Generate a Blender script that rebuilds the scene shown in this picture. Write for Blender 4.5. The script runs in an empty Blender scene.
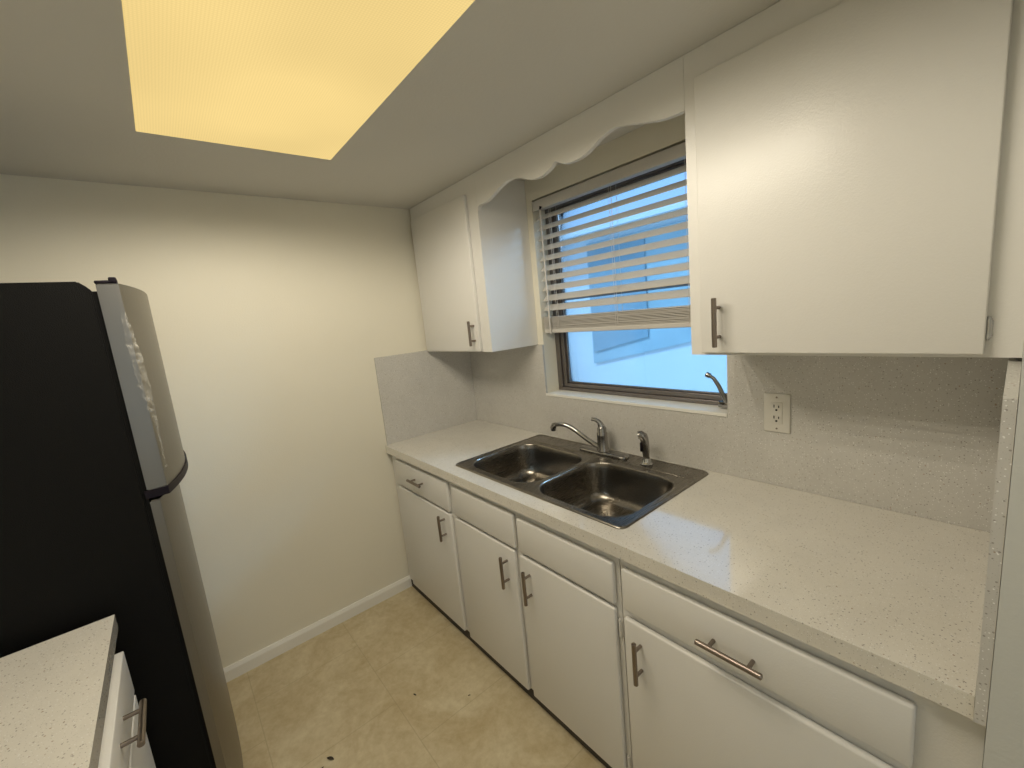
import bpy, bmesh, math, random
from mathutils import Vector, Matrix, noise
C = bpy.context.scene.collection
PI = math.pi
random.seed(4)

# ------------------------------------------------------------------ materials
def new_mat(name):
    m = bpy.data.materials.new(name); m.use_nodes = True
    return m, m.node_tree.nodes, m.node_tree.links, m.node_tree.nodes['Principled BSDF']

def N(ns, t, **kw):
    n = ns.new(t)
    for k, v in kw.items():
        if k in n.inputs: n.inputs[k].default_value = v
        else: setattr(n, k, v)
    return n

def paint(name, col, rough=.5, bump=.15, scale=220, spec=.5, var=.03, metallic=0.0, dist=.002):
    m, ns, ln, b = new_mat(name)
    tc = ns.new('ShaderNodeTexCoord')
    n1 = N(ns, 'ShaderNodeTexNoise', Scale=scale, Detail=3.0)
    n2 = N(ns, 'ShaderNodeTexNoise', Scale=2.5, Detail=3.0)
    ln.new(tc.outputs['Object'], n1.inputs['Vector']); ln.new(tc.outputs['Object'], n2.inputs['Vector'])
    mx = ns.new('ShaderNodeMix'); mx.data_type = 'RGBA'
    mx.inputs['A'].default_value = (*[c * (1 - var) for c in col], 1)
    mx.inputs['B'].default_value = (*[min(1, c * (1 + var)) for c in col], 1)
    ln.new(n2.outputs['Fac'], mx.inputs['Factor']); ln.new(mx.outputs['Result'], b.inputs['Base Color'])
    bp = N(ns, 'ShaderNodeBump', Strength=bump, Distance=dist)
    ln.new(n1.outputs['Fac'], bp.inputs['Height']); ln.new(bp.outputs['Normal'], b.inputs['Normal'])
    b.inputs['Roughness'].default_value = rough; b.inputs['Metallic'].default_value = metallic
    b.inputs['Specular IOR Level'].default_value = spec
    return m

def quartz(name, base, rough, spec=.6, coat=0.0):
    m, ns, ln, b = new_mat(name)
    tc = ns.new('ShaderNodeTexCoord')
    big = N(ns, 'ShaderNodeTexNoise', Scale=9.0, Detail=6.0, Roughness=.7)
    ln.new(tc.outputs['Object'], big.inputs['Vector'])
    cr = ns.new('ShaderNodeValToRGB')
    cr.color_ramp.elements[0].position = .35; cr.color_ramp.elements[1].position = .68
    cr.color_ramp.elements[0].color = (*[c * .93 for c in base], 1); cr.color_ramp.elements[1].color = (*base, 1)
    ln.new(big.outputs['Fac'], cr.inputs['Fac'])
    last = cr.outputs['Color']
    for sc, thr, col, dens in ((130, .20, (.26, .24, .21), .55), (300, .2, (.38, .36, .33), .55), (75, .13, (.34, .24, .16), .72), (190, .22, (.92, .92, .90), .5)):
        v = N(ns, 'ShaderNodeTexVoronoi', Scale=sc); ln.new(tc.outputs['Object'], v.inputs['Vector'])
        lt = N(ns, 'ShaderNodeMath', operation='LESS_THAN'); lt.inputs[1].default_value = thr
        ln.new(v.outputs['Distance'], lt.inputs[0])
        sep = ns.new('ShaderNodeSeparateColor'); ln.new(v.outputs['Color'], sep.inputs['Color'])
        gt = N(ns, 'ShaderNodeMath', operation='GREATER_THAN'); gt.inputs[1].default_value = dens
        ln.new(sep.outputs['Red'], gt.inputs[0])
        mu = N(ns, 'ShaderNodeMath', operation='MULTIPLY'); ln.new(lt.outputs[0], mu.inputs[0]); ln.new(gt.outputs[0], mu.inputs[1])
        m2 = N(ns, 'ShaderNodeMath', operation='MULTIPLY'); m2.inputs[1].default_value = .75; ln.new(mu.outputs[0], m2.inputs[0])
        mx = ns.new('ShaderNodeMix'); mx.data_type = 'RGBA'; mx.inputs['B'].default_value = (*col, 1)
        ln.new(m2.outputs[0], mx.inputs['Factor']); ln.new(last, mx.inputs['A']); last = mx.outputs['Result']
    ln.new(last, b.inputs['Base Color'])
    b.inputs['Roughness'].default_value = rough; b.inputs['Specular IOR Level'].default_value = spec
    b.inputs['Coat Weight'].default_value = coat; b.inputs['Coat IOR'].default_value = 1.9; b.inputs['Coat Roughness'].default_value = rough*.6
    n1 = N(ns, 'ShaderNodeTexNoise', Scale=14.0, Detail=2.0); ln.new(tc.outputs['Object'], n1.inputs['Vector'])
    bp = N(ns, 'ShaderNodeBump', Strength=.08, Distance=.003); ln.new(n1.outputs['Fac'], bp.inputs['Height']); ln.new(bp.outputs['Normal'], b.inputs['Normal'])
    return m

def metal(name, col, rough, stretch=(1, 1, 60), bump=.05, scale=12):
    m, ns, ln, b = new_mat(name)
    tc = ns.new('ShaderNodeTexCoord'); mp = ns.new('ShaderNodeMapping'); mp.inputs['Scale'].default_value = stretch
    ln.new(tc.outputs['Object'], mp.inputs['Vector'])
    n1 = N(ns, 'ShaderNodeTexNoise', Scale=scale, Detail=4.0); ln.new(mp.outputs['Vector'], n1.inputs['Vector'])
    mr = N(ns, 'ShaderNodeMapRange'); mr.inputs['To Min'].default_value = rough * .8; mr.inputs['To Max'].default_value = rough * 1.25
    ln.new(n1.outputs['Fac'], mr.inputs['Value']); ln.new(mr.outputs['Result'], b.inputs['Roughness'])
    bp = N(ns, 'ShaderNodeBump', Strength=bump, Distance=.001); ln.new(n1.outputs['Fac'], bp.inputs['Height']); ln.new(bp.outputs['Normal'], b.inputs['Normal'])
    b.inputs['Base Color'].default_value = (*col, 1); b.inputs['Metallic'].default_value = 1
    return m

def tile_mat():
    m, ns, ln, b = new_mat('beige_stone_tile')
    tc = ns.new('ShaderNodeTexCoord'); mp = ns.new('ShaderNodeMapping'); mp.inputs['Location'].default_value = (-.70, 1.05, 0)
    ln.new(tc.outputs['Object'], mp.inputs['Vector'])
    br = ns.new('ShaderNodeTexBrick'); br.offset = .5; br.squash = 1
    br.inputs['Scale'].default_value = 1; br.inputs['Brick Width'].default_value = .457; br.inputs['Row Height'].default_value = .457
    br.inputs['Mortar Size'].default_value = .0022; br.inputs['Mortar Smooth'].default_value = .3
    br.inputs['Color1'].default_value = (0, 0, 0, 1); br.inputs['Color2'].default_value = (1, 1, 1, 1); br.inputs['Mortar'].default_value = (.5, .5, .5, 1)
    ln.new(mp.outputs['Vector'], br.inputs['Vector'])
    a = N(ns, 'ShaderNodeTexNoise', Scale=4.5, Detail=8.0, Roughness=.62, Distortion=.8)
    c = N(ns, 'ShaderNodeTexNoise', Scale=26.0, Detail=5.0, Roughness=.7)
    ln.new(tc.outputs['Object'], a.inputs['Vector']); ln.new(tc.outputs['Object'], c.inputs['Vector'])
    r1 = ns.new('ShaderNodeValToRGB'); e = r1.color_ramp.elements
    e[0].position = .3; e[0].color = (.52, .42, .25, 1); e[1].position = .7; e[1].color = (.70, .62, .44, 1)
    ln.new(a.outputs['Fac'], r1.inputs['Fac'])
    r2 = ns.new('ShaderNodeValToRGB'); e = r2.color_ramp.elements
    e[0].position = .3; e[0].color = (.80, .76, .66, 1); e[1].position = .62; e[1].color = (1, 1, 1, 1)
    ln.new(c.outputs['Fac'], r2.inputs['Fac'])
    mu = ns.new('ShaderNodeMix'); mu.data_type = 'RGBA'; mu.blend_type = 'MULTIPLY'; mu.inputs['Factor'].default_value = .8
    ln.new(r1.outputs['Color'], mu.inputs['A']); ln.new(r2.outputs['Color'], mu.inputs['B'])
    mo = ns.new('ShaderNodeMix'); mo.data_type = 'RGBA'; mo.inputs['B'].default_value = (.36, .29, .17, 1)
    f = N(ns, 'ShaderNodeMath', operation='MULTIPLY'); f.inputs[1].default_value = .38; ln.new(br.outputs['Fac'], f.inputs[0])
    ln.new(f.outputs[0], mo.inputs['Factor']); ln.new(mu.outputs['Result'], mo.inputs['A']); ln.new(mo.outputs['Result'], b.inputs['Base Color'])
    b.inputs['Roughness'].default_value = .42
    bp = N(ns, 'ShaderNodeBump', Strength=.25, Distance=.002); bp.invert = True
    ln.new(br.outputs['Fac'], bp.inputs['Height']); ln.new(bp.outputs['Normal'], b.inputs['Normal'])
    return m

def panel_mat():
    # prismatic acrylic sheet lit by the tubes behind it
    m = bpy.data.materials.new('lit_prismatic_diffuser'); m.use_nodes = True
    ns, ln = m.node_tree.nodes, m.node_tree.links; ns.clear()
    out = ns.new('ShaderNodeOutputMaterial'); em = ns.new('ShaderNodeEmission')
    tc = ns.new('ShaderNodeTexCoord')
    v = N(ns, 'ShaderNodeTexVoronoi', Scale=150.0); v.inputs['Randomness'].default_value = 0
    ln.new(tc.outputs['Object'], v.inputs['Vector'])
    big = N(ns, 'ShaderNodeTexNoise', Scale=2.2, Detail=1.0); ln.new(tc.outputs['Object'], big.inputs['Vector'])
    w = N(ns, 'ShaderNodeMapRange'); w.inputs['From Min'].default_value = .35; w.inputs['From Max'].default_value = .65
    w.inputs['To Min'].default_value = .95; w.inputs['To Max'].default_value = 1.06
    ln.new(big.outputs['Fac'], w.inputs['Value'])
    d = N(ns, 'ShaderNodeMapRange'); d.inputs['From Min'].default_value = 0; d.inputs['From Max'].default_value = .7
    d.inputs['To Min'].default_value = 1.05; d.inputs['To Max'].default_value = .90
    ln.new(v.outputs['Distance'], d.inputs['Value'])
    mu = N(ns, 'ShaderNodeMath', operation='MULTIPLY'); ln.new(w.outputs['Result'], mu.inputs[0]); ln.new(d.outputs['Result'], mu.inputs[1])
    m2 = N(ns, 'ShaderNodeMath', operation='MULTIPLY'); m2.inputs[1].default_value = PANEL; ln.new(mu.outputs[0], m2.inputs[0])
    em.inputs['Color'].default_value = (1.0, .74, .29, 1); ln.new(m2.outputs[0], em.inputs['Strength'])
    ln.new(em.outputs[0], out.inputs['Surface'])
    return m

PANEL = .93
M = {}
M['wall'] = paint('cream_wall_paint', (.78, .745, .63), .55, .25, 160, .35)
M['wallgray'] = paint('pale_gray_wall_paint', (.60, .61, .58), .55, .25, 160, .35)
M['ceiling'] = paint('ceiling_paint', (.66, .65, .61), .8, .35, 120, .2)
M['cab'] = paint('white_cabinet_paint', (.76, .75, .72), .32, .22, 260, .5, .015)
M['trim'] = paint('white_trim_paint', (.84, .83, .78), .35, .1, 200)
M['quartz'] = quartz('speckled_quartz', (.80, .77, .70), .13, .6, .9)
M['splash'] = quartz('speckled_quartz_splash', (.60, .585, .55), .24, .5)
M['tile'] = tile_mat()
M['kick'] = paint('dark_toe_kick', (.07, .06, .05), .8)
M['black'] = paint('textured_black_steel', (.006, .006, .006), .55, .6, 420, .12, .1)
M['plastic_black'] = paint('black_plastic', (.008, .005, .010), .5, .05, spec=.2)
M['steel'] = metal('brushed_stainless_door', (.23, .22, .20), .36, (60, 60, 1))
M['sink'] = metal('satin_sink_steel', (.27, .25, .22), .27, (60, 2, 60), .03)
M['chrome'] = metal('chrome', (.50, .50, .50), .10, (1, 1, 1), .0)
M['chrome_dark'] = metal('smoky_chrome', (.34, .33, .32), .2, (1, 1, 1), .0)
M['nickel'] = metal('brushed_nickel', (.27, .23, .20), .30, (60, 60, 60), .02)
M['alu'] = metal('weathered_aluminium', (.27, .245, .235), .42, (2, 2, 2), .1, 40)
M['gasket'] = paint('dark_rubber_gasket', (.008, .008, .008), .8, spec=.15)
M['slat'] = paint('white_vinyl_slat', (.70, .67, .62), .45, .05)
def translucent(m, k, col):
    ns, ln = m.node_tree.nodes, m.node_tree.links
    out = [n for n in ns if n.type == 'OUTPUT_MATERIAL'][0]; b = ns['Principled BSDF']
    t = ns.new('ShaderNodeBsdfTranslucent'); t.inputs['Color'].default_value = (*col, 1)
    mx = ns.new('ShaderNodeMixShader'); mx.inputs[0].default_value = k
    ln.new(b.outputs[0], mx.inputs[1]); ln.new(t.outputs[0], mx.inputs[2]); ln.new(mx.outputs[0], out.inputs['Surface'])
translucent(M['slat'], .15, (.85, .80, .70))
M['outlet'] = paint('almond_outlet_plastic', (.68, .66, .60), .35, .02)
M['slot'] = paint('outlet_slot_black', (.02, .02, .02), .8)
M['debris'] = paint('dark_leaf_debris', (.035, .025, .015), .8)
M['stucco'] = paint('white_stucco', (.80, .83, .86), .9, .4, 40)
M['siding'] = paint('blue_gray_siding', (.42, .56, .62), .7, .4, 18, .5, .18)
M['siding_dark'] = paint('dark_window_reflection', (.28, .40, .47), .3, .1, 10, .5, .2)
M['ground'] = paint('concrete_path', (.5, .5, .48), .9, .3, 30)
M['panel'] = panel_mat()

def glass_mat():
    m = bpy.data.materials.new('window_glass'); m.use_nodes = True
    ns, ln = m.node_tree.nodes, m.node_tree.links; ns.clear()
    out = ns.new('ShaderNodeOutputMaterial'); t = ns.new('ShaderNodeBsdfTransparent'); g = ns.new('ShaderNodeBsdfGlossy')
    t.inputs['Color'].default_value = (.90, .96, .98, 1); g.inputs['Roughness'].default_value = .02
    fr = ns.new('ShaderNodeFresnel'); fr.inputs['IOR'].default_value = 1.45
    mx = ns.new('ShaderNodeMixShader'); ln.new(fr.outputs[0], mx.inputs[0]); ln.new(t.outputs[0], mx.inputs[1]); ln.new(g.outputs[0], mx.inputs[2])
    ln.new(mx.outputs[0], out.inputs['Surface']); return m
M['glass'] = glass_mat()
def film_mat():
    m = bpy.data.materials.new('clear_crinkled_film'); m.use_nodes = True
    ns, ln = m.node_tree.nodes, m.node_tree.links; ns.clear()
    out = ns.new('ShaderNodeOutputMaterial'); t = ns.new('ShaderNodeBsdfTransparent'); g = ns.new('ShaderNodeBsdfPrincipled')
    g.inputs['Base Color'].default_value = (.75, .74, .70, 1); g.inputs['Roughness'].default_value = .12
    tc = ns.new('ShaderNodeTexCoord'); n = N(ns, 'ShaderNodeTexNoise', Scale=70.0, Detail=4.0); ln.new(tc.outputs['Object'], n.inputs['Vector'])
    mr = ns.new('ShaderNodeMapRange'); mr.inputs['From Min'].default_value = .4; mr.inputs['From Max'].default_value = .7
    mr.inputs['To Min'].default_value = .04; mr.inputs['To Max'].default_value = .38; ln.new(n.outputs['Fac'], mr.inputs['Value'])
    mx = ns.new('ShaderNodeMixShader'); ln.new(mr.outputs[0], mx.inputs[0]); ln.new(t.outputs[0], mx.inputs[1]); ln.new(g.outputs[0], mx.inputs[2])
    ln.new(mx.outputs[0], out.inputs['Surface']); return m
M['film'] = film_mat()

# ------------------------------------------------------------------ mesh helpers
def box(bm, x0, x1, y0, y1, z0, z1, bev=0, seg=2):
    v = [bm.verts.new(p) for p in ((x0,y0,z0),(x1,y0,z0),(x1,y1,z0),(x0,y1,z0),(x0,y0,z1),(x1,y0,z1),(x1,y1,z1),(x0,y1,z1))]
    fs = [bm.faces.new([v[i] for i in f]) for f in ((3,2,1,0),(4,5,6,7),(0,1,5,4),(1,2,6,5),(2,3,7,6),(3,0,4,7))]
    if bev:
        es = list({e for f in fs for e in f.edges})
        bmesh.ops.bevel(bm, geom=es, offset=bev, segments=seg, affect='EDGES', profile=.5)

def tube(bm, pts, radii, n=16, cap=True):
    if not hasattr(radii, '__len__'): radii = [radii] * len(pts)
    pts = [Vector(p) for p in pts]; rings = []
    up = None
    for i, p in enumerate(pts):
        d = (pts[min(i+1, len(pts)-1)] - pts[max(i-1, 0)]).normalized()
        if up is None:
            up = Vector((0, 0, 1)) if abs(d.z) < .9 else Vector((1, 0, 0))
        a = d.cross(up).normalized(); b = a.cross(d).normalized(); up = b
        rings.append([bm.verts.new(p + radii[i] * (math.cos(2*PI*k/n) * a + math.sin(2*PI*k/n) * b)) for k in range(n)])
    for r, s in zip(rings, rings[1:]):
        for k in range(n): bm.faces.new((r[k], r[(k+1) % n], s[(k+1) % n], s[k]))
    if cap:
        bm.faces.new(rings[0][::-1]); bm.faces.new(rings[-1])

def prism(bm, pts, axis, a, b):
    """extrude a 2D outline along an axis (0,1,2) from a to b"""
    def P(u, v, w):
        return ((w, u, v), (u, w, v), (u, v, w))[axis]
    A = [bm.verts.new(P(u, v, a)) for u, v in pts]; B = [bm.verts.new(P(u, v, b)) for u, v in pts]
    n = len(pts)
    bm.faces.new(A); bm.faces.new(B[::-1])
    for i in range(n): bm.faces.new((A[i], B[i], B[(i+1) % n], A[(i+1) % n]))

def rrect(x0, x1, y0, y1, r, n=8):
    out = []
    for cx, cy, a0 in ((x1-r, y1-r, 0), (x0+r, y1-r, 90), (x0+r, y0+r, 180), (x1-r, y0+r, 270)):
        for k in range(n + 1):
            a = math.radians(a0 + 90 * k / n); out.append((cx + r * math.cos(a), cy + r * math.sin(a)))
    return out

def plate(bm, outer, holes, z0, z1):
    """flat plate with holes: caps by triangle fill, side walls"""
    loops = []
    for z, flip in ((z0, True), (z1, False)):
        es = []; lv = []
        for lp in [outer] + holes:
            vs = [bm.verts.new((x, y, z)) for x, y in lp]; lv.append(vs)
            es += [bm.edges.new((vs[i], vs[(i+1) % len(vs)])) for i in range(len(vs))]
        bmesh.ops.triangle_fill(bm, use_beauty=True, use_dissolve=False, edges=es)
        loops.append(lv)
    for a, b in zip(*loops):
        n = len(a)
        for i in range(n): bm.faces.new((a[i], a[(i+1) % n], b[(i+1) % n], b[i]))

def stack(bm, loops, close_top=False, close_bottom=False):
    """skin between loops [(list of xy, z)]"""
    rs = [[bm.verts.new((x, y, z)) for x, y in lp] for lp, z in loops]
    for r, s in zip(rs, rs[1:]):
        n = len(r)
        for i in range(n): bm.faces.new((r[i], r[(i+1) % n], s[(i+1) % n], s[i]))
    if close_top: bm.faces.new(rs[0])
    if close_bottom: bm.faces.new(rs[-1])

def BM(): return bmesh.new()
def obj(name, bm, mat, parent=None, smooth=False, kind=None, label=None, origin=None):
    bmesh.ops.recalc_face_normals(bm, faces=bm.faces)
    me = bpy.data.meshes.new(name)
    bm.to_mesh(me); bm.free()
    if smooth:
        me.polygons.foreach_set('use_smooth', [True] * len(me.polygons))
        try: me.set_sharp_from_angle(angle=math.radians(40))
        except Exception: pass
    me.materials.append(mat if not isinstance(mat, str) else M[mat])
    o = bpy.data.objects.new(name, me); C.objects.link(o)
    if parent is not None:
        o.parent = parent; o.matrix_parent_inverse = parent.matrix_world.inverted()
        pw = Matrix.Identity(4); q = parent
        while q is not None: pw = Matrix.Translation(q.location) @ pw if False else pw; q = None
    if kind: o['kind'] = kind
    if label: o['label'] = label
    return o
def thing(name, label, cat, group=None):
    # part meshes are built in room coordinates
    o = bpy.data.objects.new(name, None); C.objects.link(o); o.empty_display_size = .05
    o['label'] = label; o['category'] = cat
    if group: o['group'] = group
    return o
def tag(o, label, cat, group=None):
    o['label'] = label; o['category'] = cat
    if group: o['group'] = group
    return o
def simple(name, boxes, mat, parent=None, bev=0, smooth=False, **kw):
    bm = BM()
    for b in boxes: box(bm, *b, bev)
    return obj(name, bm, mat, parent, smooth, **kw)

# ------------------------------------------------------------------ dimensions
CEIL = 2.248; XR = 2.305; H = .914
WX0, WX1, WZ0, WZ1 = .692, 1.645, 1.150, 2.143
YU = -.302; ZU = 1.412
UX0, UX1 = .652, 1.672
PX0, PX1, PY0, PY1 = .556, 1.95, -1.492, -.914

# ------------------------------------------------------------------ the room
simple('floor', [(-.1, 4.4, -2.6, .2, -.05, 0)], 'tile', kind='structure')
bm = BM(); plate(bm, [(-.15, -2.6), (4.4, -2.6), (4.4, .2), (-.15, .2)], [[(PX0, PY0), (PX1, PY0), (PX1, PY1), (PX0, PY1)]], CEIL, CEIL + .10)
obj('ceiling', bm, 'ceiling', kind='structure')
simple('wall_far', [(-.15, -.012, -2.6, .2, 0, CEIL)], 'wall', kind='structure')
simple('wall_window', [(-.012, WX0, .012, .16, 0, CEIL), (WX1, 2.45, .012, .16, 0, CEIL),
                       (WX0, WX1, .012, .16, 0, WZ0), (WX0, WX1, .012, .16, WZ1, CEIL)], 'wall', kind='structure')
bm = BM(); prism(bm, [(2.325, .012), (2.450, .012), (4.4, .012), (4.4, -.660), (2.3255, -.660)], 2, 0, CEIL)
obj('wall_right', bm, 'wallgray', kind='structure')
simple('wall_left', [(-.012, 4.4, -2.6, -2.42, 0, CEIL)], 'wall', kind='structure')
simple('wall_back', [(4.2, 4.4, -2.42, -.66, 0, CEIL)], 'wall', kind='structure')
bm = BM(); prism(bm, [(-.012, 0), (0.004, 0), (0.004, .052), (-.002, .068), (-.012, .068)], 1, -2.42, -.60)
obj('baseboard_far', bm, 'trim', kind='structure')

# ------------------------------------------------------------------ ceiling light panel
lf = thing('ceiling_light', 'large rectangular ceiling light with a glowing yellow ribbed plastic panel', 'ceiling light')
bm = BM()
for b in ((PX0, PX1, PY0, PY0+.012, CEIL+.002, CEIL+.09), (PX0, PX1, PY1-.012, PY1, CEIL+.002, CEIL+.09),
          (PX0, PX0+.012, PY0+.012, PY1-.012, CEIL+.002, CEIL+.09), (PX1-.012, PX1, PY0+.012, PY1-.012, CEIL+.002, CEIL+.09)): box(bm, *b)
obj('light_frame', bm, 'trim', lf)
simple('light_diffuser', [(PX0+.001, PX1-.001, PY0+.001, PY1-.001, CEIL-.001, CEIL+.0015)], 'panel', lf)

# ------------------------------------------------------------------ window
w = bpy.data.objects.new('window_1', None); C.objects.link(w); w['kind'] = 'structure'
FY0, FY1 = .100, .155
def ring(bm, x0, x1, z0, z1, t, y0, y1, bev=.002):
    l, r_, b, tp = t
    box(bm, x0, x1, y0, y1, z0, z0+b, bev); box(bm, x0, x1, y0, y1, z1-tp, z1, bev)
    box(bm, x0, x0+l, y0, y1, z0+b, z1-tp, bev); box(bm, x1-r_, x1, y0, y1, z0+b, z1-tp, bev)
bm = BM(); ring(bm, WX0, WX1, WZ0+.003, WZ1, (.030, .018, .018, .045), FY0, FY1); obj('window_frame', bm, 'alu', w)
ZM = 1.650; xa, xb, za = WX0+.031, WX1-.019, WZ0+.022
bm = BM(); ring(bm, xa, xb, za, ZM, (.026, .014, .020, .012), FY0+.010, FY1-.012)
ring(bm, xa+.027, xb-.015, za+.021, ZM-.013, (.010, .006, .006, .004), FY0+.020, FY1-.02, .001)
obj('lower_sash', bm, 'alu', w)
bm = BM(); ring(bm, xa, xb, ZM+.001, WZ1-.046, (.024, .013, .012, .020), FY0+.016, FY1-.006)
ring(bm, xa+.025, xb-.014, ZM+.014, WZ1-.067, (.009, .006, .004, .006), FY0+.026, FY1-.014, .001)
obj('upper_sash', bm, 'alu', w)
simple('glass_pane', [(xa+.028, xb-.016, FY0+.030, FY0+.034, za+.022, ZM-.014)], 'glass', w)
simple('glass_pane', [(xa+.026, xb-.015, FY0+.034, FY0+.038, ZM+.015, WZ1-.068)], 'glass', w)
simple('window_sill', [(WX0+.001, WX1-.001, -.004, FY0, WZ0-.010, WZ0+.003)], 'trim', w, .001)
bm = BM()
box(bm, 1.585, 1.632, .052, .092, 1.158, 1.182, .005)
tube(bm, [(1.612, .062, 1.18), (1.606, .055, 1.205), (1.592, .050, 1.243), (1.574, .048, 1.272), (1.556, .048, 1.283)], [.009, .0085, .008, .007, .0065], 12)
tube(bm, [(1.560, .048, 1.281), (1.546, .048, 1.287)], [.0105, .010], 12)
obj('crank_handle', bm, 'chrome_dark', w, True)

# ------------------------------------------------------------------ blind
bl = thing('window_blind', 'white slatted venetian blind half raised in the window recess above the sink', 'blind')
BX0, BX1 = WX0+.010, WX1-.010; BY = .018
bm = BM(); box(bm, BX0, BX1, BY+.002, BY+.050, 2.094, 2.138, .003); obj('headrail', bm, 'slat', bl)
bm = BM(); box(bm, BX0-.004, BX1+.004, BY-.010, BY-.002, 2.088, 2.134, .003); obj('valance', bm, 'slat', bl)
bm = BM()
def slat(bm, z, tilt, wd=.050, th=.0028, y=BY+.026):
    c, s = math.cos(tilt), math.sin(tilt); n = 6; top = []; bot = []
    for k in range(n+1):
        u = (k/n-.5)*wd; crown = .0025*(1-(2*k/n-1)**2)
        for lst, o in ((top, th/2), (bot, -th/2)):
            hh = crown + o; lst.append((y + u*c - hh*s, z + u*s + hh*c))
    prism(bm, top + bot[::-1], 0, BX0, BX1)
for k in range(10): slat(bm, 2.056 - k*.0502, math.radians(37))
obj('slats', bm, 'slat', bl)
bm = BM()
for k in range(11): slat(bm, 1.4965 + .0057*k, math.radians(random.uniform(-1.5, 1.5)), .050, .0028, BY+.026+random.uniform(-.001, .001))
obj('raised_slat_stack', bm, 'slat', bl)
bm = BM(); box(bm, BX0, BX1, BY, BY+.052, 1.473, 1.4945, .004); obj('bottom_rail', bm, 'slat', bl)
for x in (.80, 1.16, 1.50):
    bm = BM()
    for y in (BY-.0008, BY+.0525): tube(bm, [(x, y, 1.485), (x, y, 2.094)], .0009, 6)
    tube(bm, [(x+.012, BY-.002, 1.50), (x+.012, BY-.001, 2.094)], .0011, 6)
    obj('ladder_cord', bm, 'slat', bl)
bm = BM(); tube(bm, [(.760, BY-.018, 2.084), (.765, BY-.018, 1.47)], .0042, 8); obj('tilt_wand', bm, 'slat', bl, True)
bm = BM(); tube(bm, [(.760, BY-.009, 2.094), (.760, BY-.016, 2.096), (.760, BY-.018, 2.082)], .005, 8); obj('wand_hook', bm, 'plastic_black', bl, True)

# ------------------------------------------------------------------ quartz worktops and splashbacks
bm = BM(); plate(bm, [(0.001, -.656), (XR+.0055, -.656), (XR, -.001), (0.001, -.001)], [rrect(.660, 1.566, -.566, -.040, .05)], H-.043, H)
tag(obj('countertop', bm, 'quartz'), 'long speckled quartz worktop under the window, with the sink cut into it', 'countertop')
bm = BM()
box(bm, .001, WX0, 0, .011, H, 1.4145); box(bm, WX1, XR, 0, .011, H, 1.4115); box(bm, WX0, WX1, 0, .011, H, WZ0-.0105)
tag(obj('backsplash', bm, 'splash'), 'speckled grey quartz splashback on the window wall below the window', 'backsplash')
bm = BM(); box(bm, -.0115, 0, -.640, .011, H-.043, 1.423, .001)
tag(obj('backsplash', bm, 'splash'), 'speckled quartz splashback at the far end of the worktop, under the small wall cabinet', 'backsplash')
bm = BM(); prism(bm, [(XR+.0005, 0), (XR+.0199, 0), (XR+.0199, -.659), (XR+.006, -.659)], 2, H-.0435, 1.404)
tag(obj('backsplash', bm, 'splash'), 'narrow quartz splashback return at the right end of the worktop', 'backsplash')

# ------------------------------------------------------------------ cabinets
YF = -.626; YD = -.645
def slab(x0, x1, z0, z1, y0, y1, b=.006):
    bm = BM(); box(bm, x0, x1, min(y0, y1), max(y0, y1), z0, z1, b, 3); return bm
def pull(parent, x, z, L=.135, vert=True, y=YD, sgn=-1, so=.032, r=.0070):
    """bar pull centred at x,z; sgn is the direction it projects along y"""
    bm = BM(); yb = y + sgn*so; h = L/2; p = L*.30
    d = (0, 0, 1) if vert else (1, 0, 0)
    def P(t, yy): return (x + d[0]*t, yy, z + d[2]*t)
    tube(bm, [P(-h, yb), P(-h+.0015, yb), P(h-.0015, yb), P(h, yb)], [r*.8, r, r, r*.8], 16)
    for t in (-p, p): tube(bm, [P(t, y), P(t, yb)], [r*.72, r*.72], 12)
    return obj('handle', bm, 'nickel', parent, True)
def hinge(parent, x, z, y, L=.055, mat='nickel'):
    bm = BM(); tube(bm, [(x, y-.004, z-L/2), (x, y-.004, z+L/2)], .0048, 10)
    for t in (-.5, .5): tube(bm, [(x, y-.004, z+t*L), (x, y-.004, z+t*(L+.010))], [.004, .002], 8)
    box(bm, x, x+.006, y-.003, y, z-L*.42, z+L*.42, .0008)
    return obj('hinge', bm, mat, parent, True)

def carcass(t, x0, x1, feet, side_top=H-.044):
    bm = BM()
    box(bm, x0, x1, YF, YF+.020, .056, H-.044)            # face frame
    box(bm, x0, x0+.016, YF+.020, -.02, .057, side_top); box(bm, x1-.016, x1, YF+.020, -.02, .057, side_top)
    box(bm, x0+.016, x1-.016, YF+.020, -.02, .057, .070)
    obj('carcass', bm, 'cab', t)
    simple('toe_kick', [(x0, x1, YF+.004, YF+.016, 0, .0555)], 'kick', t)

A = thing('base_cabinet', 'white base cabinet at the far end with a short-handled drawer over one door', 'cabinet', 'base cabinets under the worktop')
carcass(A, 0.001, .659, [(.640, .659)])
d = obj('drawer_front', slab(.079, .640, .697, .843, YF, YD), 'cab', A, True); pull(d, .355, .780, .14, False)
d = obj('door', slab(.079, .640, .062, .684, YF, YD), 'cab', A, True); pull(d, .582, .606, .13)
hinge(A, .073, .58, YF, mat='cab'); hinge(A, .073, .16, YF, mat='cab')
B = thing('base_cabinet', 'wide white sink cabinet with two blank panels over a pair of doors', 'cabinet', 'base cabinets under the worktop')
carcass(B, .661, 1.600, [(1.118, 1.140)], .70)
obj('false_drawer_front', slab(.684, 1.122, .697, .838, YF, YD), 'cab', B, True)
obj('false_drawer_front', slab(1.143, 1.586, .697, .834, YF, YD), 'cab', B, True)
d = obj('door', slab(.684, 1.112, .058, .684, YF, YD), 'cab', B, True); pull(d, 1.062, .585, .135)
d = obj('door', slab(1.143, 1.584, .058, .682, YF, YD), 'cab', B, True); pull(d, 1.196, .580, .135)
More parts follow.
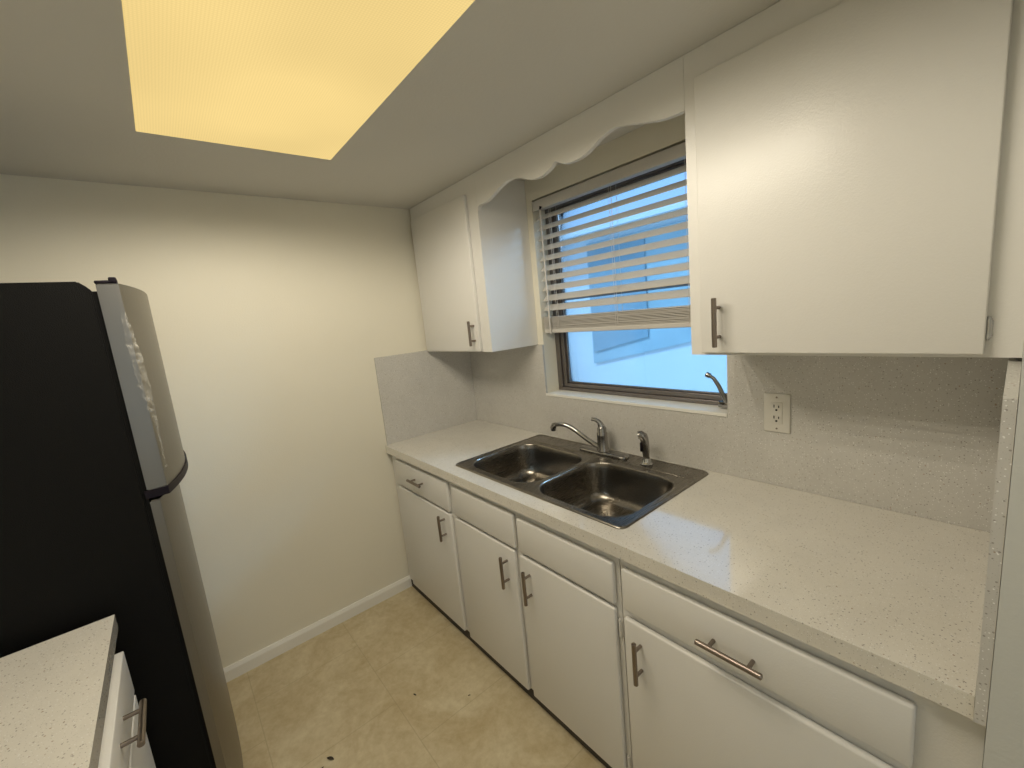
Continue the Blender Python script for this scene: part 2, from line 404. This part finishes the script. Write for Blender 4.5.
hinge(B, .677, .58, YF, mat='cab'); hinge(B, 1.592, .615, YF, mat='cab'); hinge(B, 1.592, .12, YF, mat='cab')
Cc = thing('base_cabinet', 'white base cabinet nearest the camera with a wide long-handled drawer', 'cabinet', 'base cabinets under the worktop')
carcass(Cc, 1.603, 2.3249, [])
d = obj('drawer_front', slab(1.616, 2.243, .700, .832, YF, YD), 'cab', Cc, True); pull(d, 1.930, .755, .150, False)
d = obj('door', slab(1.616, 2.243, .058, .672, YF, YD), 'cab', Cc, True); pull(d, 1.672, .570, .135)
hinge(Cc, 2.250, .56, YF); hinge(Cc, 2.250, .15, YF)

# wall cabinets
U = thing('wall_cabinet', 'small white wall cabinet in the far corner left of the window', 'cabinet', 'wall cabinets')
simple('carcass', [(0.0, UX0, YU, .0115, 1.4155, CEIL-.001)], 'cab', U)
d = obj('door', slab(.022, .577, 1.420, 2.170, YU-.0005, YU-.019, .003), 'cab', U, True); pull(d, .545, 1.513, .125, True, YU-.019)
V = thing('wall_cabinet', 'large white wall cabinet right of the window with a wide door', 'cabinet', 'wall cabinets')
simple('carcass', [(UX1, 2.3249, YU, .0115, ZU, CEIL-.001)], 'cab', V)
d = obj('door', slab(1.710, 2.276, ZU+.008, 2.170, YU-.0005, YU-.019, .003), 'cab', V, True); pull(d, 1.766, 1.509, .138, True, YU-.019)
hinge(V, 2.279, 1.470, YU, .038, 'chrome'); hinge(V, 2.279, 2.08, YU, .038, 'chrome')

# scalloped valance between the wall cabinets
prof = [(.653, 2.080), (.668, 2.100), (.739, 2.106), (.802, 2.128), (.857, 2.143), (.905, 2.147), (.955, 2.138), (1.008, 2.116), (1.060, 2.105), (1.105, 2.108), (1.140, 2.120),
        (1.163, 2.134), (1.190, 2.119), (1.217, 2.110), (1.265, 2.106), (1.307, 2.111), (1.339, 2.123), (1.383, 2.142), (1.431, 2.151), (1.476, 2.143), (1.542, 2.124), (1.597, 2.111), (1.640, 2.107), (1.671, 2.107)]
def smooth_prof(p, n=6):
    out = []
    for i in range(len(p)-1):
        p0, p1, p2, p3 = p[max(i-1, 0)], p[i], p[i+1], p[min(i+2, len(p)-1)]
        for k in range(n):
            t = k/n
            out.append(tuple(.5*((2*p1[j]) + (p2[j]-p0[j])*t + (2*p0[j]-5*p1[j]+4*p2[j]-p3[j])*t*t + (3*p1[j]-p0[j]-3*p2[j]+p3[j])*t**3) for j in (0, 1)))
    return out + [p[-1]]
sp = smooth_prof(prof)
bm = BM(); n = len(sp)
rows = [[bm.verts.new((x, y, z)) for x, z in sp] for y in (YU, YU+.018)]
tops = [[bm.verts.new((x, y, CEIL-.001)) for x, z in sp] for y in (YU, YU+.018)]
for i in range(n-1):
    bm.faces.new((rows[0][i], rows[0][i+1], tops[0][i+1], tops[0][i])); bm.faces.new((rows[1][i], tops[1][i], tops[1][i+1], rows[1][i+1]))
    bm.faces.new((rows[0][i], rows[1][i], rows[1][i+1], rows[0][i+1])); bm.faces.new((tops[0][i], tops[0][i+1], tops[1][i+1], tops[1][i]))
for i in (0, n-1): bm.faces.new((rows[0][i], tops[0][i], tops[1][i], rows[1][i]))
tag(obj('wooden_valance', bm, 'cab'), 'white scalloped wooden valance joining the two wall cabinets above the window', 'valance')

# ------------------------------------------------------------------ sink
sk = thing('kitchen_sink', 'double bowl stainless steel drop-in sink in the quartz worktop', 'sink')
SX0, SX1, SY0, SY1 = .633, 1.588, -.588, -.017
b1 = (.678, 1.106, -.546, -.155); b2 = (1.137, 1.550, -.554, -.162)
ZR = H + .0055; NR = 10
bm = BM()
o2 = rrect(SX0+.012, SX1-.012, SY0+.012, SY1-.012, .022, NR)
def ins(b, d, r): return rrect(b[0]+d, b[1]-d, b[2]+d, b[3]-d, max(r-d, .01), NR)
R0 = .098
holes = [ins(b, -.008, R0) for b in (b1, b2)]
es = []
for lp in [o2] + holes:
    vs = [bm.verts.new((x, y, ZR-.002)) for x, y in lp]
    es += [bm.edges.new((vs[i], vs[(i+1) % len(vs)])) for i in range(len(vs))]
bmesh.ops.triangle_fill(bm, use_beauty=True, use_dissolve=False, edges=es)
# raised rolled rim
stack(bm, [(rrect(SX0+.012, SX1-.012, SY0+.012, SY1-.012, .022, NR), ZR-.002), (rrect(SX0+.010, SX1-.010, SY0+.010, SY1-.010, .024, NR), ZR+.0002),
           (rrect(SX0+.006, SX1-.006, SY0+.006, SY1-.006, .026, NR), ZR+.001), (rrect(SX0+.002, SX1-.002, SY0+.002, SY1-.002, .028, NR), ZR-.001),
           (rrect(SX0, SX1, SY0, SY1, .029, NR), H+.0005)])
# pressed ridge in front of the tap deck
for xa, xb in ((SX0+.05, SX1-.05),):
    tube(bm, [(xa, -.124, ZR-.004), (xa+.02, -.124, ZR-.0025), (xb-.02, -.124, ZR-.0025), (xb, -.124, ZR-.004)], .0042, 10)
obj('sink_deck', bm, 'sink', sk, True)
for b in (b1, b2):
    bm = BM(); dep = .165
    loops = [(ins(b, -.008, R0), ZR-.002), (ins(b, -.005, R0), ZR-.0012), (ins(b, -.002, R0), ZR-.003), (ins(b, 0, R0), ZR-.008), (ins(b, .003, R0), ZR-.03)]
    loops += [(ins(b, .003+.010*t, R0), ZR-.03-t*(dep-.075)) for t in (.33, .66, 1)]
    zf = ZR-.03-(dep-.075)
    for a in (20, 40, 60, 75, 90):
        t = math.radians(a); loops.append((ins(b, .013+.045*(1-math.cos(t)), R0), zf-.045*math.sin(t)))
    cx, cy = (b[0]+b[1])/2, (b[2]+b[3])/2
    base = loops[-1][0]; zb = loops[-1][1]
    nn = len(base)
    ring_ = []
    for x, y in base:
        a = math.atan2(y-cy, x-cx); ring_.append((cx+.045*math.cos(a), cy+.045*math.sin(a)))
    for t in (.35, .7, 1.0):
        loops.append(([(x+(rx-x)*t, y+(ry-y)*t) for (x, y), (rx, ry) in zip(base, ring_)], zb-.005*t))
    stack(bm, loops)
    bo = obj('basin', bm, 'sink', sk, True)
    bm = BM()
    def circ(r): return [(cx+r*math.cos(2*PI*k/32), cy+r*math.sin(2*PI*k/32)) for k in range(32)]
    stack(bm, [(circ(.049), zb-.0045), (circ(.047), zb-.002), (circ(.040), zb-.003), (circ(.036), zb-.010), (circ(.030), zb-.012)], close_bottom=True)
    for k in range(8):
        a = k*PI/4; tube(bm, [(cx+.008*math.cos(a), cy+.008*math.sin(a), zb-.011), (cx+.026*math.cos(a), cy+.026*math.sin(a), zb-.011)], .0022, 6)
    tube(bm, [(cx, cy, zb-.012), (cx, cy, zb-.004)], [.007, .005], 12)
    obj('drain_strainer', bm, 'chrome', bo, True)

# ------------------------------------------------------------------ tap and sprayer
fc = thing('kitchen_faucet', 'chrome single-lever kitchen tap with a long curved spout behind the sink bowls', 'faucet')
fx, fy = 1.116, -.074; z0 = ZR-.001
bm = BM(); lo = []
for ins_, dz in ((0, 0), (0, .006), (.004, .011), (.011, .014)):
    lo.append((rrect(fx-.134+ins_, fx+.134-ins_, fy-.028+ins_, fy+.028-ins_, .0279-ins_, 8), z0+dz))
stack(bm, lo, True, True); obj('base_plate', bm, 'chrome_dark', fc, True)
bm = BM(); tube(bm, [(fx, fy, z0+.012), (fx, fy, z0+.020), (fx, fy, z0+.030), (fx, fy, z0+.085), (fx, fy, z0+.095), (fx, fy, z0+.100), (fx, fy, z0+.118), (fx, fy, z0+.130), (fx, fy, z0+.135)],
               [.030, .029, .0255, .0245, .0245, .021, .021, .015, .004], 24)
obj('tap_body', bm, 'chrome_dark', fc, True)
bm = BM()
hp = [(fx, fy, z0+.112), (fx-.002, fy-.002, z0+.134), (fx-.008, fy-.008, z0+.150), (fx-.020, fy-.016, z0+.160), (fx-.036, fy-.026, z0+.163)]
tube(bm, hp, [.018, .015, .011, .009, .008], 14); obj('lever_handle', bm, 'chrome', fc, True)
bm = BM()
tip = Vector((.872, -.170, 0))
def bez(p0, p1, p2, p3, n=18):
    return [tuple((1-t)**3*Vector(p0)+3*(1-t)**2*t*Vector(p1)+3*(1-t)*t*t*Vector(p2)+t**3*Vector(p3)) for t in [i/n for i in range(n+1)]]
sx = bez((fx-.018, fy-.008, z0+.032), (fx-.10, fy-.045, z0+.075), (.975, -.125, z0+.145), (.895, -.150, z0+.122))
tube(bm, sx, [.0125 - .002*min(1, i/8) for i in range(len(sx))], 16)
obj('spout', bm, 'chrome', fc, True)
bm = BM(); tube(bm, [(.899, -.149, z0+.125), (.888, -.153, z0+.119), (.883, -.155, z0+.107), (.882, -.1555, z0+.093)], [.010, .0145, .0145, .0135], 16)
obj('aerator', bm, 'chrome_dark', fc, True)

sp_ = thing('side_sprayer', 'dark pull-out side sprayer standing in a chrome collar right of the tap', 'sprayer')
qx, qy = 1.352, -.088
bm = BM(); tube(bm, [(qx, qy, z0), (qx, qy, z0+.006), (qx, qy, z0+.010), (qx, qy, z0+.022), (qx, qy, z0+.030)], [.026, .026, .020, .0165, .015], 20); obj('collar', bm, 'chrome', sp_, True)
bm = BM(); tube(bm, [(qx, qy, z0+.028), (qx-.001, qy-.001, z0+.060), (qx-.002, qy-.002, z0+.095), (qx-.004, qy-.004, z0+.112), (qx-.006, qy-.006, z0+.122), (qx-.013, qy-.012, z0+.130), (qx-.023, qy-.020, z0+.129)],
               [.0125, .0155, .0165, .0175, .0185, .0180, .0150], 18); obj('spray_head', bm, 'chrome_dark', sp_, True)
bm = BM(); box(bm, qx-.014, qx-.004, qy-.024, qy-.016, z0+.060, z0+.100, .003); obj('trigger', bm, 'plastic_black', sp_, True)

# ------------------------------------------------------------------ outlet
ot = thing('electrical_outlet', 'almond double power outlet on the splashback below the large wall cabinet', 'outlet')
ox0, ox1, oz0, oz1 = 1.768, 1.848, 1.108, 1.242
bm = BM(); box(bm, ox0, ox1, -.006, -.0005, oz0, oz1, .003, 3); obj('cover_plate', bm, 'outlet', ot, True)
ocx = (ox0+ox1)/2; ocz = (oz0+oz1)/2
bm = BM(); box(bm, ocx-.0175, ocx+.0175, -.0085, -.006, ocz-.037, ocz+.037, .0012); rc = obj('receptacle', bm, 'outlet', ot, True)
for s in (-.019, .019):
    bm = BM()
    box(bm, ocx-.0085, ocx-.0055, -.0090, -.0084, ocz+s-.000, ocz+s+.010); box(bm, ocx+.0055, ocx+.0085, -.0090, -.0084, ocz+s-.000, ocz+s+.008)
    tube(bm, [(ocx, -.0084, ocz+s-.008), (ocx, -.0090, ocz+s-.008)], .0035, 12)
    obj('socket_slots', bm, 'slot', rc)
for s in (-.054, .054):
    bm = BM(); tube(bm, [(ocx, -.006, ocz+s), (ocx, -.0072, ocz+s)], [.0032, .0028], 12); obj('screw', bm, 'nickel', ot, True)

# ------------------------------------------------------------------ refrigerator
fr = thing('refrigerator', 'black-sided refrigerator with stainless steel doors standing against the far wall', 'refrigerator')
FX0, FX1 = .070, .800
bm = BM()
prism(bm, [(-2.36, .03), (-1.660, .03), (-1.660, 1.752), (-1.668, 1.762), (-1.682, 1.775), (-2.36, 1.775)], 0, FX0, FX1)
bmesh.ops.bevel(bm, geom=[e for e in bm.edges], offset=.003, segments=2, affect='EDGES')
obj('cabinet_body', bm, 'black', fr)
simple('door_gasket', [(FX0+.012, FX1-.006, -1.660, -1.650, .07, 1.750)], 'gasket', fr)
def door_plan(x0, x1, yb, ys, ym, rr):
    pts = [(x0, yb), (x1, yb)]
    cx = (x0+x1)/2; hw = (x1-x0)/2
    pts.append((x1, ys-.006))
    for k in range(0, 33):
        a = k/32; u = math.cos(PI*a)            # 1..-1
        x = cx + hw*u*.9985
        y = ys + (ym-ys)*(1-abs(u)**rr)
        pts.append((x, y))
    pts.append((x0, ys-.006))
    return pts
bm = BM(); prism(bm, door_plan(FX0, FX1, -1.650, -1.606, -1.553, 2.2), 2, 1.206, 1.768)
bmesh.ops.bevel(bm, geom=[e for e in bm.edges if abs(e.verts[0].co.z-e.verts[1].co.z) < 1e-5], offset=.003, segments=2, affect='EDGES')
fd = obj('freezer_door', bm, 'steel', fr, True)
bm = BM(); prism(bm, door_plan(FX0, FX1, -1.650, -1.628, -1.586, 3.2), 2, .075, 1.176)
bmesh.ops.bevel(bm, geom=[e for e in bm.edges if abs(e.verts[0].co.z-e.verts[1].co.z) < 1e-5], offset=.003, segments=2, affect='EDGES')
obj('fridge_door', bm, 'steel', fr, True)
bm = BM(); prism(bm, door_plan(FX0+.001, FX1+.002, -1.656, -1.604, -1.548, 2.2), 2, 1.184, 1.206)
obj('handle_recess', bm, 'plastic_black', fd, True)
bm = BM()
for xx in (FX1-.075,): 
    box(bm, xx, FX1-.002, -1.652, -1.612, 1.769, 1.777, .003); box(bm, xx+.02, FX1-.002, -1.624, -1.608, 1.769, 1.785, .003)
obj('hinge_cover', bm, 'plastic_black', fr)
simple('toe_grille', [(FX0+.02, FX1-.02, -1.670, -1.650, .012, .070)], 'plastic_black', fr)
# crinkled protective film peeling from the freezer door edge
bm = BM(); nz, nu = 90, 12; grid = []
for i in range(nz+1):
    t = i/nz; z = 1.700 - .440*t
    row = []
    wd = .008 + .016*math.sin(PI*min(1, t*1.15))**.8
    sh = .018*t*t*2.0
    for j in range(nu+1):
        u = j/nu - .35
        nx = noise.noise(Vector((i*.22, j*.45, 3.1)))*.008 + noise.noise(Vector((i*.7, j*1.1, 8)))*.003
        x = FX1 + .004 + abs(nx) + (-.10*max(0, u)*wd*10 if u > 0 else 0)
        y = -1.612 + u*wd*1.1 + sh + noise.noise(Vector((i*.3, 2, 1)))*.006
        if y > -1.606: x = min(x, FX1+.004+abs(nx)) ; y = min(y, -1.606 + (FX1-x)*.5 + .008 + abs(nx))
        row.append(bm.verts.new((x, y, z)))
    grid.append(row)
for i in range(nz):
    for j in range(nu): bm.faces.new((grid[i][j], grid[i][j+1], grid[i+1][j+1], grid[i+1][j]))
obj('protective_film', bm, 'film', fd, True, label='crinkled clear film peeling off the door edge')

# ------------------------------------------------------------------ left counter
bm = BM(); plate(bm, [(.840, -1.768), (2.10, -1.768), (2.10, -2.419), (.840, -2.419)], [], H-.040, H)
tag(obj('countertop', bm, 'quartz'), 'short speckled quartz worktop beside the refrigerator, in the bottom left corner', 'countertop')
L = thing('base_cabinet', 'white base cabinet beside the refrigerator, under the short worktop', 'cabinet')
simple('carcass', [(.850, 2.09, -2.41, -1.7865, .09, H-.041)], 'cab', L)
simple('toe_kick', [(.850, 2.09, -2.41, -1.86, 0, .09)], 'kick', L)
d = obj('drawer_front', slab(.868, 1.400, .700, .822, -1.786, -1.766, .0025), 'cab', L, True); pull(d, 1.115, .772, .145, False, -1.766, 1, .034, .007)
d = obj('door', slab(.868, 1.400, .10, .690, -1.786, -1.766, .0025), 'cab', L, True)
d = obj('drawer_front', slab(1.440, 2.06, .700, .822, -1.786, -1.766, .0025), 'cab', L, True); pull(d, 1.75, .772, .145, False, -1.766, 1, .034, .007)
d = obj('door', slab(1.440, 2.06, .10, .690, -1.786, -1.766, .0025), 'cab', L, True); pull(d, 1.50, .60, .135, True, -1.766, 1)

# ------------------------------------------------------------------ debris on the floor
for (x, y, s, a, lab) in ((.725, -.972, .009, .3, 'tiny dark crumb on the floor tiles in the middle of the room'),
                      (.900, -.803, .006, 1.1, 'tiny dark crumb on the floor tiles close to the sink cabinet doors'),
                      (.745, -1.335, .016, .6, 'small dark curled leaf bit on the tiles near the refrigerator'),
                      (.760, -1.370, .008, 2.0, 'tiny dark fleck beside the curled leaf bit near the refrigerator')):
    bm = BM(); n = 9; cols = []
    for i in range(n+1):
        t = i/n; wv = s*.35*math.sin(PI*t)**.7 + .0003
        px = x + (t-.5)*s*2*math.cos(a); py = y + (t-.5)*s*2*math.sin(a)
        zz = .0008 + .15*s*math.sin(PI*t)
        cols.append([bm.verts.new((px - k*wv*math.sin(a), py + k*wv*math.cos(a), zz + (.12*s if k else 0)*abs(k) + dz)) for k, dz in ((-1, 0), (0, 0), (1, 0), (0, .0012))])
    for p, q in zip(cols, cols[1:]):
        for k in range(4): bm.faces.new((p[k], p[(k+1) % 4], q[(k+1) % 4], q[k]))
    bm.faces.new(cols[0]); bm.faces.new(cols[-1])
    tag(obj('crumb', bm, 'debris'), lab, 'crumb', 'dark crumbs on the floor')

# ------------------------------------------------------------------ outside
simple('ground', [(-9, 9, .16, 9, -.25, -.15)], 'ground', kind='structure')
nh = thing('neighboring_house', 'pale stucco house wall seen through the kitchen window', 'building')
simple('stucco_wall', [(-8, 7, 3.0, 3.3, -.15, 2.45)], 'stucco', nh)
bm = BM(); prism(bm, [(-1.42, .82), (.9, 1.29), (.9, 2.40), (-1.42, 2.40)], 1, 2.96, 3.0); obj('siding_panel', bm, 'siding', nh)  # eave shade on the wall, built in as a darker slope-bottomed panel
bm = BM(); prism(bm, [(-1.38, .98), (-.55, 1.17), (-.55, 2.30), (-1.38, 2.30)], 1, 2.93, 2.96); obj('dark_window', bm, 'siding_dark', nh)
bm = BM(); prism(bm, [(2.55, 2.45), (3.6, 2.45), (3.6, 2.75), (2.55, 2.55)], 0, -8, 7); obj('roof_eave', bm, 'stucco', nh)

# ------------------------------------------------------------------ light
W = bpy.data.worlds.new('sky'); bpy.context.scene.world = W; W.use_nodes = True
bg = W.node_tree.nodes['Background']; bg.inputs['Color'].default_value = (.30, .57, 1.0, 1); bg.inputs['Strength'].default_value = 1.35

def sun(name, d, energy, col, ang):
    l = bpy.data.lights.new(name, 'SUN'); l.energy = energy; l.color = col; l.angle = math.radians(ang)
    o = bpy.data.objects.new(name, l); C.objects.link(o); o.rotation_euler = Vector(d).to_track_quat('-Z', 'Y').to_euler(); o.location = (0, 6, 8)
sun('sun', (.25, .75, -.80), 1.8, (.42, .74, 1.0), 2)          # lights the house across the yard
sun('bright_sky_glow', (-.60, -.62, -.55), 14.0, (.42, .68, 1.0), 45)   # added soft sun boosting the skylight that reaches in through the window
def area(name, loc, rot, sx, sy, power, col, spread=180):
    l = bpy.data.lights.new(name, 'AREA'); l.shape = 'RECTANGLE'; l.size = sx; l.size_y = sy; l.energy = power; l.color = col; l.spread = math.radians(spread)
    o = bpy.data.objects.new(name, l); C.objects.link(o); o.location = loc; o.rotation_euler = rot; return o
# unseen spots added just under the panel, whose own glow is too dim
for i in range(4):
    for j in range(4):
        l = bpy.data.lights.new('ceiling_tube', 'SPOT'); l.energy = 2.95; l.color = (1, .91, .75)
        l.spot_size = math.radians(174); l.spot_blend = .35; l.shadow_soft_size = 0
        o = bpy.data.objects.new('ceiling_tube', l); C.objects.link(o)
        o.location = (PX0 + .33 + i*(PX1-PX0-.60)/3, PY0 + .03 + j*(PY1-PY0-.22)/3, CEIL-.010)
area('room_behind_lamp', (3.6, -1.5, 2.20), (0, 0, 0), .9, .6, 2.2, (1, .92, .80))  # unseen warm fill light added behind the camera
area('daylight_behind', (4.15, -1.5, 1.3), (0, math.radians(90), 0), 1.6, 1.2, 5, (.68, .84, 1.0))

# ------------------------------------------------------------------ camera
cam = bpy.data.cameras.new('camera'); co = bpy.data.objects.new('camera', cam); C.objects.link(co)
r = Vector((0.63913846, 0.76292504, -0.09719778)); u = Vector((-0.06252512, 0.17750528, 0.9821316)); f = Vector((-0.76654591, 0.62164078, -0.16115243))
co.matrix_world = Matrix(((r.x, u.x, -f.x, 2.32461933), (r.y, u.y, -f.y, -1.55462842), (r.z, u.z, -f.z, 1.58753041), (0, 0, 0, 1)))
cam.sensor_width = 36; cam.lens = 423.033 / 1024 * 36; cam.clip_start = .02
S = bpy.context.scene; S.camera = co
S.view_settings.view_transform = 'Standard'; S.view_settings.look = 'None'; S.view_settings.gamma = 1
S.view_settings.use_curve_mapping = False; S.view_settings.exposure = 0
